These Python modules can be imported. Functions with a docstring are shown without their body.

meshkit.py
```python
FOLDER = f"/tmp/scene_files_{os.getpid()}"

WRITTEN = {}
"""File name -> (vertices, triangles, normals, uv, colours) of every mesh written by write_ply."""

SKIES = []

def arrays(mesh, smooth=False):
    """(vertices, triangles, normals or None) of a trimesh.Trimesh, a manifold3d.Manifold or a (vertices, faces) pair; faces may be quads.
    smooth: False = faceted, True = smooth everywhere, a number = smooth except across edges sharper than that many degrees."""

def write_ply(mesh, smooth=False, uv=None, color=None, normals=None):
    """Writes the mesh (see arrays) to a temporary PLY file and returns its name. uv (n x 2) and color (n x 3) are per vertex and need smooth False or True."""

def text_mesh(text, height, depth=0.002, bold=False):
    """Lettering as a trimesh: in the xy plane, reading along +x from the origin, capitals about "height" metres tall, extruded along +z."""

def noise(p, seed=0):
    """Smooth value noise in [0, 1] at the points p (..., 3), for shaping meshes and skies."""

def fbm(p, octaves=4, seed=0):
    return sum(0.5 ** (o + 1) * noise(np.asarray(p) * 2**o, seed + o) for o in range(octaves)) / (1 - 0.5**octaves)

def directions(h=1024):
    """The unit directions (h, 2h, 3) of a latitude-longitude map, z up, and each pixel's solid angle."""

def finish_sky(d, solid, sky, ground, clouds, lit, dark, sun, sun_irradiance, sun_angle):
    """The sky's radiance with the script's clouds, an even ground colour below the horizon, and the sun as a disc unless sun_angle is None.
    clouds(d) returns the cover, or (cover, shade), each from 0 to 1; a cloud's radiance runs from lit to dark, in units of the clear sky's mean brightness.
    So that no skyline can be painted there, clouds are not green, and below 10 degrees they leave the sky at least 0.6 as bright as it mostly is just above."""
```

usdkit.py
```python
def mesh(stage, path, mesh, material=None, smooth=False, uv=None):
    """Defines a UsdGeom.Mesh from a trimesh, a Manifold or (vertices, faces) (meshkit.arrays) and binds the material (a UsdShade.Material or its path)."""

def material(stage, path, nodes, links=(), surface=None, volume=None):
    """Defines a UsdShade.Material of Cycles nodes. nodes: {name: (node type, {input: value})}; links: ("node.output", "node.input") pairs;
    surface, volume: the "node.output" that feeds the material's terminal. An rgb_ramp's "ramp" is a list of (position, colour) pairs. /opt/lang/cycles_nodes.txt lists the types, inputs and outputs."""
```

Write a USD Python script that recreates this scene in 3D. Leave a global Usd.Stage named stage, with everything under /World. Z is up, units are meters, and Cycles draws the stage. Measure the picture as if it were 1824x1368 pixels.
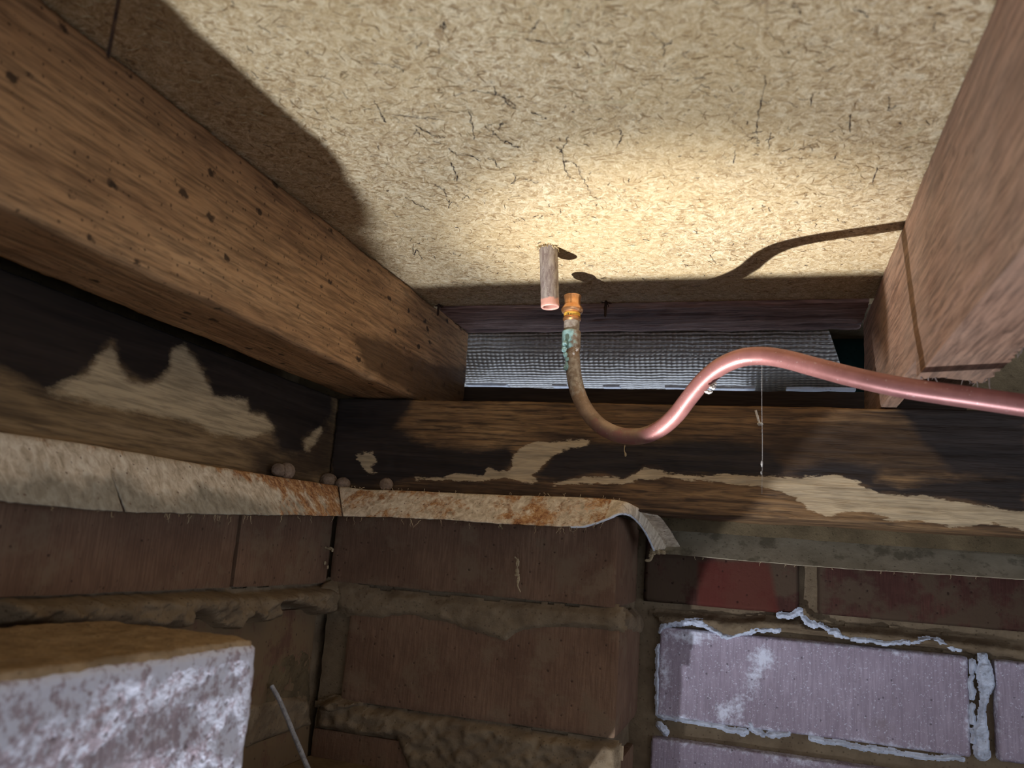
import math, numpy as np, trimesh, usdkit, meshkit, shapely
from shapely.geometry import Polygon, LineString
from pxr import Usd, UsdGeom, UsdLux, UsdShade, Gf, Sdf, Vt

stage = Usd.Stage.CreateInMemory()
UsdGeom.SetStageUpAxis(stage, UsdGeom.Tokens.z)
UsdGeom.Xform.Define(stage, '/World')
V = np.array

# ---------------------------------------------------------------- camera, lights, exposure
F = 1452.2856                                    # focal length in pixels of the 1824 x 1368 frame
R = V([[0.95419834, 0.29032415, 0.07223173],     # rows: camera right, down, forward (x right, y into the corner, z up)
       [0.01140435, 0.20596372, -0.97849317],
       [-0.29895731, 0.93450031, 0.19321928]])
EXPOSURE = 0.0
TORCH = V([-0.2046, 0.290, -0.345])
AIM = V([-0.055, 0.525, 0.20])
SPOT_POWER, SPILL_POWER, FILL = 7.0, 2.9, 0.46
TORCH_COL = (0.86, 0.94, 1.10)

cam = UsdGeom.Camera.Define(stage, '/World/camera')
m4 = np.eye(4); m4[0, :3], m4[1, :3], m4[2, :3] = R[0], -R[1], -R[2]
cam.AddTransformOp().Set(Gf.Matrix4d(*m4.ravel()))
cam.CreateHorizontalApertureAttr(36.0); cam.CreateVerticalApertureAttr(27.0)
cam.CreateFocalLengthAttr(F / 1824 * 36)
cam.CreateFStopAttr(12.0); cam.CreateFocusDistanceAttr(0.60)
cam.CreateClippingRangeAttr(Gf.Vec2f(0.01, 50.0))
cam.CreateExposureAttr(EXPOSURE)


def spot(name, pos, aim, power, cone, soft, radius, col):
    l = UsdLux.SphereLight.Define(stage, '/World/' + name)
    d = aim - pos; d = d / np.linalg.norm(d)
    z = -d; x = np.cross([0, 1, 0.01], z); x /= np.linalg.norm(x); y = np.cross(z, x)
    m = np.eye(4); m[0, :3], m[1, :3], m[2, :3], m[3, :3] = x, y, z, pos
    l.AddTransformOp().Set(Gf.Matrix4d(*m.ravel()))
    l.CreateRadiusAttr(radius); l.CreateIntensityAttr(power); l.CreateColorAttr(Gf.Vec3f(*col)); l.CreateNormalizeAttr(True)
    s = UsdLux.ShapingAPI.Apply(l.GetPrim()); s.CreateShapingConeAngleAttr(cone); s.CreateShapingConeSoftnessAttr(soft)


spot('torch_beam', TORCH, AIM, SPOT_POWER, 17.0, 1.0, 0.004, (0.98, 0.98, 1.0))
spot('torch_spill', TORCH, V([-.08, .455, .20]), SPILL_POWER, 54.0, 0.9, 0.0035, TORCH_COL)
dome = UsdLux.DomeLight.Define(stage, '/World/fill_sky')
dome.CreateIntensityAttr(FILL); dome.CreateColorAttr(Gf.Vec3f(0.75, 0.87, 1.1))  # unseen cool sky dome, added as fill for the shadowed surfaces

# ---------------------------------------------------------------- measuring: a pixel's ray meets a plane of the place
def at(px, py, axis, val):
    r = R.T @ V([(px - 912) / F, (py - 684) / F, 1.0])
    return r * (val / r['xyz'.index(axis)])

AX = {'x': (1, 2), 'y': (0, 2), 'z': (0, 1)}
def outline(pts, axis, val):
    return V([at(x, y, axis, val)[list(AX[axis])] for x, y in pts])

# ---------------------------------------------------------------- naming
used = {}
def numbered(path):
    n = used.get(path, -1) + 1; used[path] = n
    return path if n == 0 else f'{path}_{n:03d}'
def data(p, label=None, cat=None, group=None, kind=None):
    for k, v in (('label', label), ('category', cat), ('group', group), ('kind', kind)):
        if v: p.SetCustomDataByKey(k, v)
    return p
def obj(name, mesh, mat, parent=None, smooth=35, fields=None, **kw):
    path = numbered((parent.GetPath().pathString if parent else '/World') + '/' + name)
    m = usdkit.mesh(stage, path, mesh, MAT[mat], smooth=True if fields is not None else smooth)
    if fields is not None:
        UsdGeom.PrimvarsAPI(m).CreatePrimvar('fields', Sdf.ValueTypeNames.Float3Array, 'vertex').Set(Vt.Vec3fArray.FromNumpy(np.asarray(fields, np.float32)))
    return data(m.GetPrim(), **kw)
def thing(name, label=None, cat=None, group=None, kind=None):
    return data(UsdGeom.Xform.Define(stage, numbered('/World/' + name)).GetPrim(), label, cat, group, kind)

# ---------------------------------------------------------------- mesh helpers
def fbm(p, s, oct=4, seed=0):
    return meshkit.fbm(np.asarray(p) * s, oct, seed) * 2 - 1
def rbox(lo, hi, res, r=0.0015, amp=0.0006, freq=60, seed=0, extra=None):
    """A box with rounded, uneven faces. res: cell size per axis."""
    lo, hi = V(lo, float), V(hi, float)
    n = [max(2, int(round((hi[k] - lo[k]) / res[k]))) for k in range(3)]
    vs, fs, off = [], [], 0
    for k in range(3):
        a, b = [(1, 2), (2, 0), (0, 1)][k]
        for side in (0, 1):
            u, w = np.meshgrid(np.linspace(0, 1, n[a] + 1), np.linspace(0, 1, n[b] + 1), indexing='ij')
            p = np.zeros(u.shape + (3,)); p[..., a], p[..., b], p[..., k] = u, w, side
            i = np.arange(u.size).reshape(u.shape)
            q = np.stack([i[:-1, :-1], i[1:, :-1], i[1:, 1:], i[:-1, 1:]], -1).reshape(-1, 4)
            if not side: q = q[:, ::-1]
            vs.append(p.reshape(-1, 3)); fs.append(q + off); off += u.size
    v, f = np.vstack(vs), np.vstack(fs)
    _, first, inv = np.unique(np.round(v * 1e6).astype(np.int64), axis=0, return_index=True, return_inverse=True)
    v, f = v[first], inv.reshape(-1)[f]
    v = lo + v * (hi - lo)
    rr = min(r, *(0.45 * (hi - lo)))
    inner = np.clip(v, lo + rr, hi - rr); d = v - inner
    ln = np.linalg.norm(d, axis=1, keepdims=True)
    nrm = d / np.maximum(ln, 1e-9)
    v = np.where(ln > 0, inner + nrm * np.minimum(ln, rr), v)
    h = amp * (fbm(v, freq, 4, seed) + 0.5 * fbm(v, freq * 5, 2, seed + 7))
    if extra is not None: h = h + extra(v, nrm)
    v = v + nrm * h[:, None]
    f = np.vstack([f[:, [0, 1, 2]], f[:, [0, 2, 3]]])
    return trimesh.Trimesh(v, f, process=False)
def catmull(p, per=8):
    p = V(p, float); q = np.vstack([2 * p[0] - p[1], p, 2 * p[-1] - p[-2]]); out = []
    for i in range(1, len(q) - 2):
        t = np.linspace(0, 1, per, endpoint=False)[:, None]
        a, b, c, d = q[i - 1], q[i], q[i + 1], q[i + 2]
        out.append(0.5 * (2 * b + (c - a) * t + (2 * a - 5 * b + 4 * c - d) * t**2 + (3 * b - a - 3 * c + d) * t**3))
    return np.vstack(out + [p[-1:]])
def tube(path, rad, sides=8, caps=True):
    p = V(path, float); n = len(p); rad = np.broadcast_to(rad, (n,))
    t = np.gradient(p, axis=0); t /= np.linalg.norm(t, axis=1, keepdims=True) + 1e-12
    a = np.cross(t[0], [0.3, 0.2, 1.0]) if abs(t[0][2]) < .9 else np.cross(t[0], [1, 0.1, 0]); A = []
    for k in range(n):
        a = a - t[k] * (a @ t[k]); a = a / (np.linalg.norm(a) + 1e-12); A.append(a)
    A = V(A); B = np.cross(t, A); ang = np.arange(sides) * 2 * np.pi / sides
    v = (p[:, None] + rad[:, None, None] * (np.cos(ang)[None, :, None] * A[:, None] + np.sin(ang)[None, :, None] * B[:, None])).reshape(-1, 3)
    i, j = np.meshgrid(np.arange(n - 1), np.arange(sides), indexing='ij')
    q = np.stack([i * sides + j, i * sides + (j + 1) % sides, (i + 1) * sides + (j + 1) % sides, (i + 1) * sides + j], -1).reshape(-1, 4)
    f = np.vstack([q[:, [0, 1, 2]], q[:, [0, 2, 3]]])
    if caps:
        v = np.vstack([v, p[:1], p[-1:]]); c0, c1 = n * sides, n * sides + 1; k = np.arange(sides)
        f = np.vstack([f, np.stack([np.full(sides, c0), (k + 1) % sides, k], 1), np.stack([np.full(sides, c1), (n - 1) * sides + k, (n - 1) * sides + (k + 1) % sides], 1)])
    return trimesh.Trimesh(v, f, process=False)
def lathe(profile, base, axis, sides=40):
    """profile: (radius, height) pairs turned about axis through base."""
    pr = V(profile, float); ax = V(axis, float) / np.linalg.norm(axis)
    a = np.cross(ax, [0, 1, 0.2]); a /= np.linalg.norm(a); b = np.cross(ax, a); ang = np.arange(sides) * 2 * np.pi / sides
    ring = np.cos(ang)[:, None] * a + np.sin(ang)[:, None] * b
    v = (base + pr[:, 1][:, None, None] * ax + pr[:, 0][:, None, None] * ring[None]).reshape(-1, 3); n = len(pr)
    i, j = np.meshgrid(np.arange(n - 1), np.arange(sides), indexing='ij')
    q = np.stack([i * sides + j, i * sides + (j + 1) % sides, (i + 1) * sides + (j + 1) % sides, (i + 1) * sides + j], -1).reshape(-1, 4)
    return trimesh.Trimesh(v, np.vstack([q[:, [0, 1, 2]], q[:, [0, 2, 3]]]), process=False)
def solidify(P, th, drop=None):
    """P: (n, m, 3) grid of a sheet's outer face; th: thickness, away from the outer side. drop: (n-1, m-1) cells to leave out."""
    n, m = P.shape[:2]
    du, dv = np.gradient(P, axis=0), np.gradient(P, axis=1)
    N = np.cross(du, dv); N /= np.linalg.norm(N, axis=2, keepdims=True) + 1e-12
    v = np.vstack([P.reshape(-1, 3), (P - N * th).reshape(-1, 3)])
    i = np.arange(n * m).reshape(n, m)
    q = np.stack([i[:-1, :-1], i[1:, :-1], i[1:, 1:], i[:-1, 1:]], -1)
    q = q[~drop] if drop is not None else q.reshape(-1, 4)
    e = np.vstack([q[:, [0, 1]], q[:, [1, 2]], q[:, [2, 3]], q[:, [3, 0]]])
    have = set(map(tuple, e.tolist()))
    rim = V([(a, b) for a, b in e.tolist() if (b, a) not in have])
    o = n * m
    side = np.stack([rim[:, 1], rim[:, 0], rim[:, 0] + o, rim[:, 1] + o], 1)
    Q = np.vstack([q, q[:, ::-1] + o, side])
    return trimesh.Trimesh(v, np.vstack([Q[:, [0, 1, 2]], Q[:, [0, 2, 3]]]), process=False)
def sdist(poly, pts):
    """Signed distance, positive inside, of 2-D points."""
    g = Polygon(poly) if not hasattr(poly, 'geom_type') else poly
    if not g.is_valid: g = g.buffer(0)
    P = shapely.points(pts)
    d = shapely.distance(g.boundary, P)
    return np.where(shapely.contains(g, P), d, -d)
def patch(poly, axis, val, thick, res=0.0016, soft=0.004, seed=0, rough=0.5, freq=150, wob=0.0025, sign=-1):
    """A lump of mortar, crust or dirt sitting on the plane axis = val, with an uneven outline and height. sign: which way is out."""
    g = Polygon(poly) if not hasattr(poly, 'geom_type') else poly
    g = g.buffer(0)
    x0, y0, x1, y1 = g.buffer(3 * wob).bounds
    X, Y = np.meshgrid(np.arange(x0, x1 + res, res), np.arange(y0, y1 + res, res), indexing='ij')
    pts = np.stack([X.ravel(), Y.ravel()], 1)
    p3 = np.zeros((len(pts), 3)); a, b = AX[axis]; p3[:, a], p3[:, b], p3[:, 'xyz'.index(axis)] = pts[:, 0], pts[:, 1], val
    sd = sdist(g, pts) + wob * fbm(p3, 1 / (wob * 6), 3, seed)
    s = np.clip(sd / soft, -1, 1); s = np.where(s > 0, np.sqrt(s * (2 - s)), s)
    h = thick * np.where(s > 0, s * (1 - rough + rough * (fbm(p3, freq, 4, seed + 3) + 1)), s)
    h = np.maximum(h, -0.003)
    p3[:, 'xyz'.index(axis)] = val + sign * h
    i = np.arange(X.size).reshape(X.shape)
    q = np.stack([i[:-1, :-1], i[1:, :-1], i[1:, 1:], i[:-1, 1:]], -1).reshape(-1, 4)
    q = q[(sd[q] > -soft * .6).any(1)]
    if (sign < 0) == (axis != 'y'): q = q[:, ::-1]
    keep, inv = np.unique(q, return_inverse=True); q = inv.reshape(q.shape)
    return trimesh.Trimesh(p3[keep], np.vstack([q[:, [0, 1, 2]], q[:, [0, 2, 3]]]), process=False)
def ribbon(pts, axis, val, w):
    return LineString(outline(pts, axis, val)).buffer(w)

# ---------------------------------------------------------------- materials
MAT = {}
class G:
    """A small builder of node graphs."""
    def __init__(s): s.n, s.l, s.c, s.dim = {}, [], 0, '3D'
    def add(s, kind, links=(), **inp):
        s.c += 1; name = f'n{s.c}'; s.n[name] = (kind, inp)
        for k, src in dict(links).items(): s.l.append((src, f'{name}.{k}'))
        return name
    def pos(s): 
        if not hasattr(s, '_p'): s._p = s.add('geometry') + '.position'
        return s._p
    def map(s, scale, rot=(0, 0, 0), vec=None):
        return s.add('mapping', {'vector': vec or s.pos()}, scale=scale, rotation=rot) + '.vector'
    def noise(s, scale, detail=4, rough=.55, vec=None, dist=0.0, out='fac'):
        return s.add('noise_texture', {'vector': vec or s.pos()}, dimensions=s.dim, scale=scale, detail=detail, roughness=rough, distortion=dist) + '.' + out
    def vor(s, scale, vec=None, feature='f1', rand=1.0, out='distance'):
        return s.add('voronoi_texture', {'vector': vec or s.pos()}, dimensions=s.dim, scale=scale, feature=feature, randomness=rand) + '.' + out
    def ramp(s, fac, stops): return s.add('rgb_ramp', {'fac': fac}, ramp=stops) + '.color'
    def rng(s, val, a, b, c=0., d=1.): return s.add('map_range', {'value': val}, from_min=a, from_max=b, to_min=c, to_max=d, clamp=True) + '.result'
    def math(s, op, a, b):
        links, inp = {}, {}
        for k, x in (('value1', a), ('value2', b)):
            if isinstance(x, str): links[k] = x
            else: inp[k] = float(x)
        return s.add('math', links, math_type=op, **inp) + '.value'
    def mix(s, fac, a, b, mode='mix'):
        links, inp = {}, {}
        for k, x in (('fac', fac), ('a', a), ('b', b)):
            if isinstance(x, str): links[k] = x
            else: inp[k] = x
        return s.add('mix_color', links, blend_type=mode, **inp) + '.result'
    def field(s):
        a = s.add('attribute', attribute='fields')
        q = s.add('separate_xyz', {'vector': a + '.vector'})
        return q + '.x', q + '.y', q + '.z'
    def bump(s, h, strength=.5, dist=.001, normal=None):
        return s.add('bump', {'height': h, **({'normal': normal} if normal else {})}, strength=strength, distance=dist) + '.normal'
    def done(s, name, color=None, normal=None, rough=.8, spec=.3, rlink=None, mlink=None, **kw):
        links, inp = {}, dict(roughness=rough, specular_ior_level=spec, **kw)
        for k, x in (('base_color', color), ('normal', normal), ('roughness', rlink), ('metallic', mlink)):
            if isinstance(x, str): links[k] = x
            elif x is not None: inp[k] = x
        p = s.add('principled_bsdf', links, **inp)
        MAT[name] = usdkit.material(stage, '/World/Looks/' + name, s.n, s.l, surface=p + '.BSDF')

def grain(g, axis, fine=1.0):
    sc = {'x': (6, 90, 90), 'y': (90, 6, 90)}[axis]
    v = g.map(tuple(x * fine for x in sc))
    n1 = g.noise(1.0, 4, .6, v, .8)
    v2 = g.map(tuple(x * fine * 5 for x in sc))
    n2 = g.noise(1.0, 3, .6, v2, .3)
    return n1, n2

def wood(name, axis, stops, dark=(.02, .012, .008), specks=0.0, pale=None, black=None, wet=None, bstr=.6, rough=.75, spec=.25, dust=0.0, dustcol=(.2, .14, .08), psoft=.12, grainy=.55):
    g = G(); n1, n2 = grain(g, axis)
    big = g.noise(9, 3)
    c = g.ramp(g.math('add', g.math('multiply', n1, .6), g.math('multiply', big, .4)), stops)
    c = g.mix(g.rng(n2, .35, .60, grainy, 0), c, dark)
    if dust: c = g.mix(g.rng(g.noise(14, 5, .6), .42, .62, 0, dust), c, dustcol)
    if specks:
        c = g.mix(g.rng(g.math('add', g.vor(70, g.map((1, .6, 1))), g.math('multiply', g.noise(260, 3), .35)), .27, .34, specks, 0), c, dark)
        c = g.mix(g.rng(g.math('add', g.vor(210), g.math('multiply', g.noise(420, 2), .4)), .30, .38, specks * .7, 0), c, dark)
    if pale or black or wet:
        fx, fy, fz = g.field()
        sc = {'x': (55, 190, 190), 'y': (190, 55, 190)}[axis]
        w = g.math('multiply', g.math('subtract', g.noise(1, 6, .72, g.map(sc)), .5), 3.2)
        w2 = g.math('multiply', g.math('subtract', g.noise(1, 5, .6, g.map(tuple(x * .35 for x in sc))), .5), 3.0)
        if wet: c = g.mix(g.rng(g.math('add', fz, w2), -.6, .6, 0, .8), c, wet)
        if black:
            bk = g.mix(g.rng(n1, .35, .7), black, tuple(V(black) * 2.6))
            c = g.mix(g.rng(g.math('add', g.math('add', fx, g.math('multiply', w, .6)), w2), -.8, .7, 0, .95), c, bk)
        if pale:
            pc = g.mix(g.rng(n2, .36, .58, .65, 0), g.ramp(n1, [(.3, V(pale) * .7), (.65, pale)]), tuple(V(pale) * .4))
            c = g.mix(g.rng(g.math('add', fy, w), -psoft, psoft), c, pc)
    h = g.math('add', g.math('multiply', n1, .6), g.math('multiply', n2, .5))
    g.done(name, c, g.bump(h, bstr, .0015), rough, spec)

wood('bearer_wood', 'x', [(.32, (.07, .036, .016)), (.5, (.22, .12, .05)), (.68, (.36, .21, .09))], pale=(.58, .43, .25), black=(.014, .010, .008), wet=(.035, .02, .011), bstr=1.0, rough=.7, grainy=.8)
wood('plate_wood', 'y', [(.3, (.13, .08, .035)), (.5, (.26, .165, .075)), (.7, (.35, .23, .115))], pale=(.58, .43, .24), black=(.012, .008, .006), wet=(.035, .02, .011), rough=.85, psoft=.5)
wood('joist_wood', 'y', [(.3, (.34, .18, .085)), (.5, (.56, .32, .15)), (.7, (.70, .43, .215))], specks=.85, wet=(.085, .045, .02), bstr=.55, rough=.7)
wood('red_wood', 'y', [(.3, (.31, .165, .10)), (.5, (.43, .245, .155)), (.72, (.52, .325, .21))], specks=.3, bstr=.5, rough=.65, dust=.3, dustcol=(.40, .28, .2))
wood('batten_wood', 'x', [(.36, (.16, .08, .065)), (.5, (.46, .28, .23)), (.64, (.70, .50, .42))], bstr=1.0, rough=.85)
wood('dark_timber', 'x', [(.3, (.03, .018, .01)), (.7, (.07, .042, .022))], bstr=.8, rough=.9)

# chipboard: strands lying every way
g = G(); g.dim = '2D'
wobble = g.add('vector_math', {'vector1': g.pos(), 'vector2': g.add('vector_math', {'vector1': g.noise(90, 3, .6, out='color')}, vector2=(.008, .008, 0), math_type='multiply') + '.vector'}, math_type='add') + '.vector'
def strands(cell, along, across, seed):
    mv = g.add('mapping', {'vector': wobble}, location=(seed * 3.1, seed * 1.7, 0)) + '.vector'
    ang = g.math('multiply', g.add('separate_xyz', {'vector': g.vor(cell, mv, out='color')}) + '.x', 6.283)
    rv = g.add('vector_rotate', {'vector': mv, 'angle': ang}, rotate_type='z_axis') + '.vector'
    return g.noise(1.0, 2, .55, g.map((along, across, 60), vec=rv), .5), g.add('separate_xyz', {'vector': g.vor(cell, mv, out='color')}) + '.y'
s1, id1 = strands(230, 150, 760, 1.0)
s2, id2 = strands(420, 260, 1500, 2.0)
c = g.ramp(s1, [(.32, (.24, .145, .065)), (.45, (.48, .345, .185)), (.55, (.64, .50, .31)), (.66, (.86, .77, .58))])
c = g.mix(.5, c, g.ramp(s2, [(.32, (.22, .13, .06)), (.5, (.56, .425, .245)), (.64, (.90, .83, .66))]))
s3, id3 = strands(95, 75, 340, 3.0)
c = g.mix(.30, c, g.ramp(s3, [(.32, (.20, .12, .055)), (.5, (.55, .415, .24)), (.64, (.92, .82, .60))]))
c = g.mix(g.rng(id1, .955, .97, 0, .4), c, (.80, .72, .54))
c = g.mix(g.rng(id2, .06, .03, 0, .6), c, (.25, .15, .07))
c = g.mix(g.rng(g.noise(7, 3), .35, .65, 0, .35), c, (.56, .42, .22))
c = g.mix(g.rng(g.math('add', g.vor(55), g.math('multiply', g.noise(500, 3), .3)), .15, .18, .6, 0), c, (.11, .075, .05))
c = g.mix(1.0, c, (1.0, .955, .85), 'multiply')
lines = g.add('noise_texture', {'vector': wobble}, dimensions='2D', scale=95., detail=4., roughness=.6, distortion=1.2) + '.fac'
c = g.mix(g.math('multiply', g.rng(g.math('absolute', g.math('subtract', lines, .5), 0), .004, .010, .75, 0), g.rng(g.noise(38, 2), .53, .60)), c, (.13, .09, .06))
g.done('chipboard', c, g.bump(g.noise(420, 2), .5, .0006), .8, .2)

def brick(name, base, hi, dust, dust_amt, white=None, streak=True, pits=1.0, seed=0, lit_red=None, wlo=.56, whi=.70, wsc=45):
    g = G()
    st = g.noise(1, 3, .6, g.map((700, 700, 45)))
    big = g.noise(22, 5, .6)
    c = g.mix(g.rng(big, .35, .65), base, hi)
    c = g.mix(g.rng(st, .38, .62, .45, 0), c, tuple(V(base) * .6))
    c = g.mix(g.rng(g.noise(30, 6, .65), .62 - dust_amt * .3, .72 - dust_amt * .3, 0, .9), c, dust)
    if lit_red:
        fx, fy, fz = g.field()
        w = g.math('multiply', g.math('subtract', g.noise(120, 5, .6), .5), .8)
        c = g.mix(g.rng(g.math('add', fx, w), -.5, .5, 0, .7), c, lit_red)
    if white:
        fx, fy, fz = g.field()
        wn = g.math('add', g.math('multiply', g.noise(wsc, 6, .7), .6), g.math('multiply', g.noise(330, 4, .6), .4))
        wn = g.math('add', wn, g.math('multiply', fy, .09))
        c = g.mix(g.rng(wn, wlo, whi, 0, .9), c, white)
        c = g.mix(g.rng(g.noise(700, 3, .6), .60, .68, 0, .6), c, white)
    p = g.math('add', g.vor(150), g.math('multiply', g.noise(340, 3), .4))
    c = g.mix(g.rng(p, .25, .33, .75 * pits, 0), c, tuple(V(base) * .3))
    h = g.math('add', g.math('multiply', st, .25 if streak else .05), g.add('math', {'value1': g.rng(p, .2, .45)}, value2=.5, math_type='multiply') + '.value')
    h = g.math('add', h, g.math('multiply', g.noise(420, 4), .5))
    g.done(name, c, g.bump(h, .7, .0009), .9, .15)

brick('brown_brick', (.17, .094, .056), (.25, .145, .086), (.21, .135, .08), .33)
brick('dusty_brick', (.15, .078, .047), (.21, .115, .068), (.19, .125, .065), .75)
brick('shaded_brick', (.062, .025, .018), (.10, .040, .028), (.09, .058, .035), .55, lit_red=(.115, .024, .016))  # dusty top course; its shade is set into this darker colour
brick('pale_brick', (.40, .32, .37), (.50, .41, .47), (.34, .27, .29), .0, white=(.86, .86, .94), pits=1.0, wlo=.53, whi=.68)
brick('speckled_brick', (.42, .32, .33), (.52, .43, .44), (.40, .26, .24), .05, white=(.76, .75, .80), streak=False, pits=1.0, wlo=.50, whi=.58, wsc=170)

def simple(name, a, b, scale=40, bstr=.6, bd=.002, bs=180, rough=.9, spec=.15, extra=None):
    g = G(); n = g.noise(scale, 6, .62)
    c = g.mix(g.rng(n, .35, .65), a, b)
    c = g.mix(g.rng(g.vor(260), .12, .22, .6, 0), c, tuple(V(a) * .5))
    if extra: c = g.mix(g.rng(g.noise(scale * 2.3, 5, .6), *extra[1]), c, extra[0])
    g.done(name, c, g.bump(g.noise(bs, 5, .7), bstr, bd), rough, spec)
simple('mortar', (.16, .11, .064), (.27, .195, .115))
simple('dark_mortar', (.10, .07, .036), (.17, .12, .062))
simple('block_dirt', (.32, .215, .115), (.52, .36, .20), 90, .9, .003, 250)
simple('crust', (.52, .55, .62), (.82, .86, .95), 120, .8, .002, 300)
simple('soil', (.10, .07, .045), (.16, .115, .07), 12, 1, .02, 30)
simple('dry_ball', (.20, .135, .09), (.36, .26, .18), 200, .9, .002, 420, .85)
simple('lint', (.34, .25, .14), (.5, .38, .22), 60)
simple('dirt_grey', (.16, .11, .085), (.30, .23, .19), 90)
simple('pale_lint', (.62, .56, .46), (.75, .7, .6), 60)
simple('root', (.035, .028, .03), (.07, .055, .05), 90)
simple('web', (.45, .42, .38), (.6, .57, .52), 60)
simple('dull_cap', (.25, .20, .125), (.38, .31, .205), 30, .25, .001, 150, .7, .3, ((.12, .095, .055), (.52, .62, 0, .7)))
simple('grey_wire', (.22, .22, .22), (.5, .5, .52), 200, .5, .001, 400, .6, .4)
simple('chip_ends', (.42, .31, .16), (.70, .57, .34), 300, .5, .001, 400)
simple('chip_tan', (.24, .15, .07), (.45, .31, .155), 300, .5, .001, 400)
simple('nail_rust', (.03, .02, .018), (.09, .05, .03), 150, .6, .001, 300)
simple('frass', (.45, .24, .11), (.58, .36, .18), 150, .8, .002, 300)
simple('lit_cut_edge', (.62, .66, .72), (.8, .84, .9), 200, .4, .001, 300, .5, .4)
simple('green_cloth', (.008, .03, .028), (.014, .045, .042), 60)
simple('sliver_white', (.62, .66, .72), (.82, .86, .92), 30, .1, .001, 100, .4, .5)  # pale colour for the painted slivers of light

# rusted galvanised sheet. fields.x: how rusted
g = G(); fx, fy, fz = g.field()
v = g.map((105, 105, 60))
n = g.noise(1, 8, .72, v, .4); n2 = g.noise(1, 6, .65, g.map((230, 230, 110)), .6); n3 = g.noise(560, 3, .6)
c = g.ramp(n2, [(.3, (.40, .31, .20)), (.48, (.66, .53, .37)), (.66, (.86, .75, .57))])
c = g.mix(g.rng(g.math('add', g.noise(26, 4), g.math('multiply', fz, .3)), .42, .62, 0, .75), c, g.mix(g.rng(n2, .35, .65), (.17, .155, .115), (.27, .245, .18)))
rust = g.ramp(g.math('add', g.math('multiply', n2, .65), g.math('multiply', n3, .35)), [(.34, (.14, .055, .028)), (.45, (.36, .16, .065)), (.55, (.56, .31, .13)), (.66, (.74, .58, .40))])
c = g.mix(g.rng(g.math('add', n, g.math('multiply', fx, .22)), .48, .60), c, rust)
c = g.mix(g.rng(g.math('add', g.vor(190), g.math('multiply', n3, .5)), .30, .38, .8, 0), c, (.12, .055, .03))
c = g.mix(g.rng(g.math('add', fy, g.math('multiply', n2, 1.3)), .95, 1.2, 0, .8), c, (.62, .26, .075))
g.done('rusty_sheet', c, g.bump(g.math('add', n2, g.math('multiply', n3, .5)), .45, .0006), .8, .25)

# old copper. fields: x green crust, y grey-brown tarnish, z pink oxide
g = G(); fx, fy, fz = g.field()
n = g.noise(70, 5, .6); n2 = g.noise(330, 4, .6)
pink = g.mix(g.rng(n, .35, .65), (.33, .135, .115), (.44, .19, .165))
brown = g.mix(g.rng(n, .38, .62), (.20, .125, .075), (.38, .255, .165))
grey = g.mix(g.rng(n2, .4, .6), (.26, .22, .18), (.46, .40, .33))
c = g.mix(g.rng(g.math('add', fy, g.math('multiply', g.math('subtract', n, .5), 1.2)), .35, .65), pink, brown)
c = g.mix(g.rng(g.math('add', fz, g.math('multiply', g.math('subtract', n2, .5), .8)), .40, .60, 0, .9), c, grey)
gm = g.rng(g.math('add', fx, g.math('multiply', g.math('subtract', n2, .5), .9)), .40, .60)
c = g.mix(g.math('multiply', gm, .9), c, g.mix(g.rng(n2, .35, .65), (.16, .34, .34), (.38, .62, .60)))
c = g.mix(g.rng(g.noise(600, 3, .6), .66, .70, 0, .45), c, (.70, .55, .50))
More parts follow.
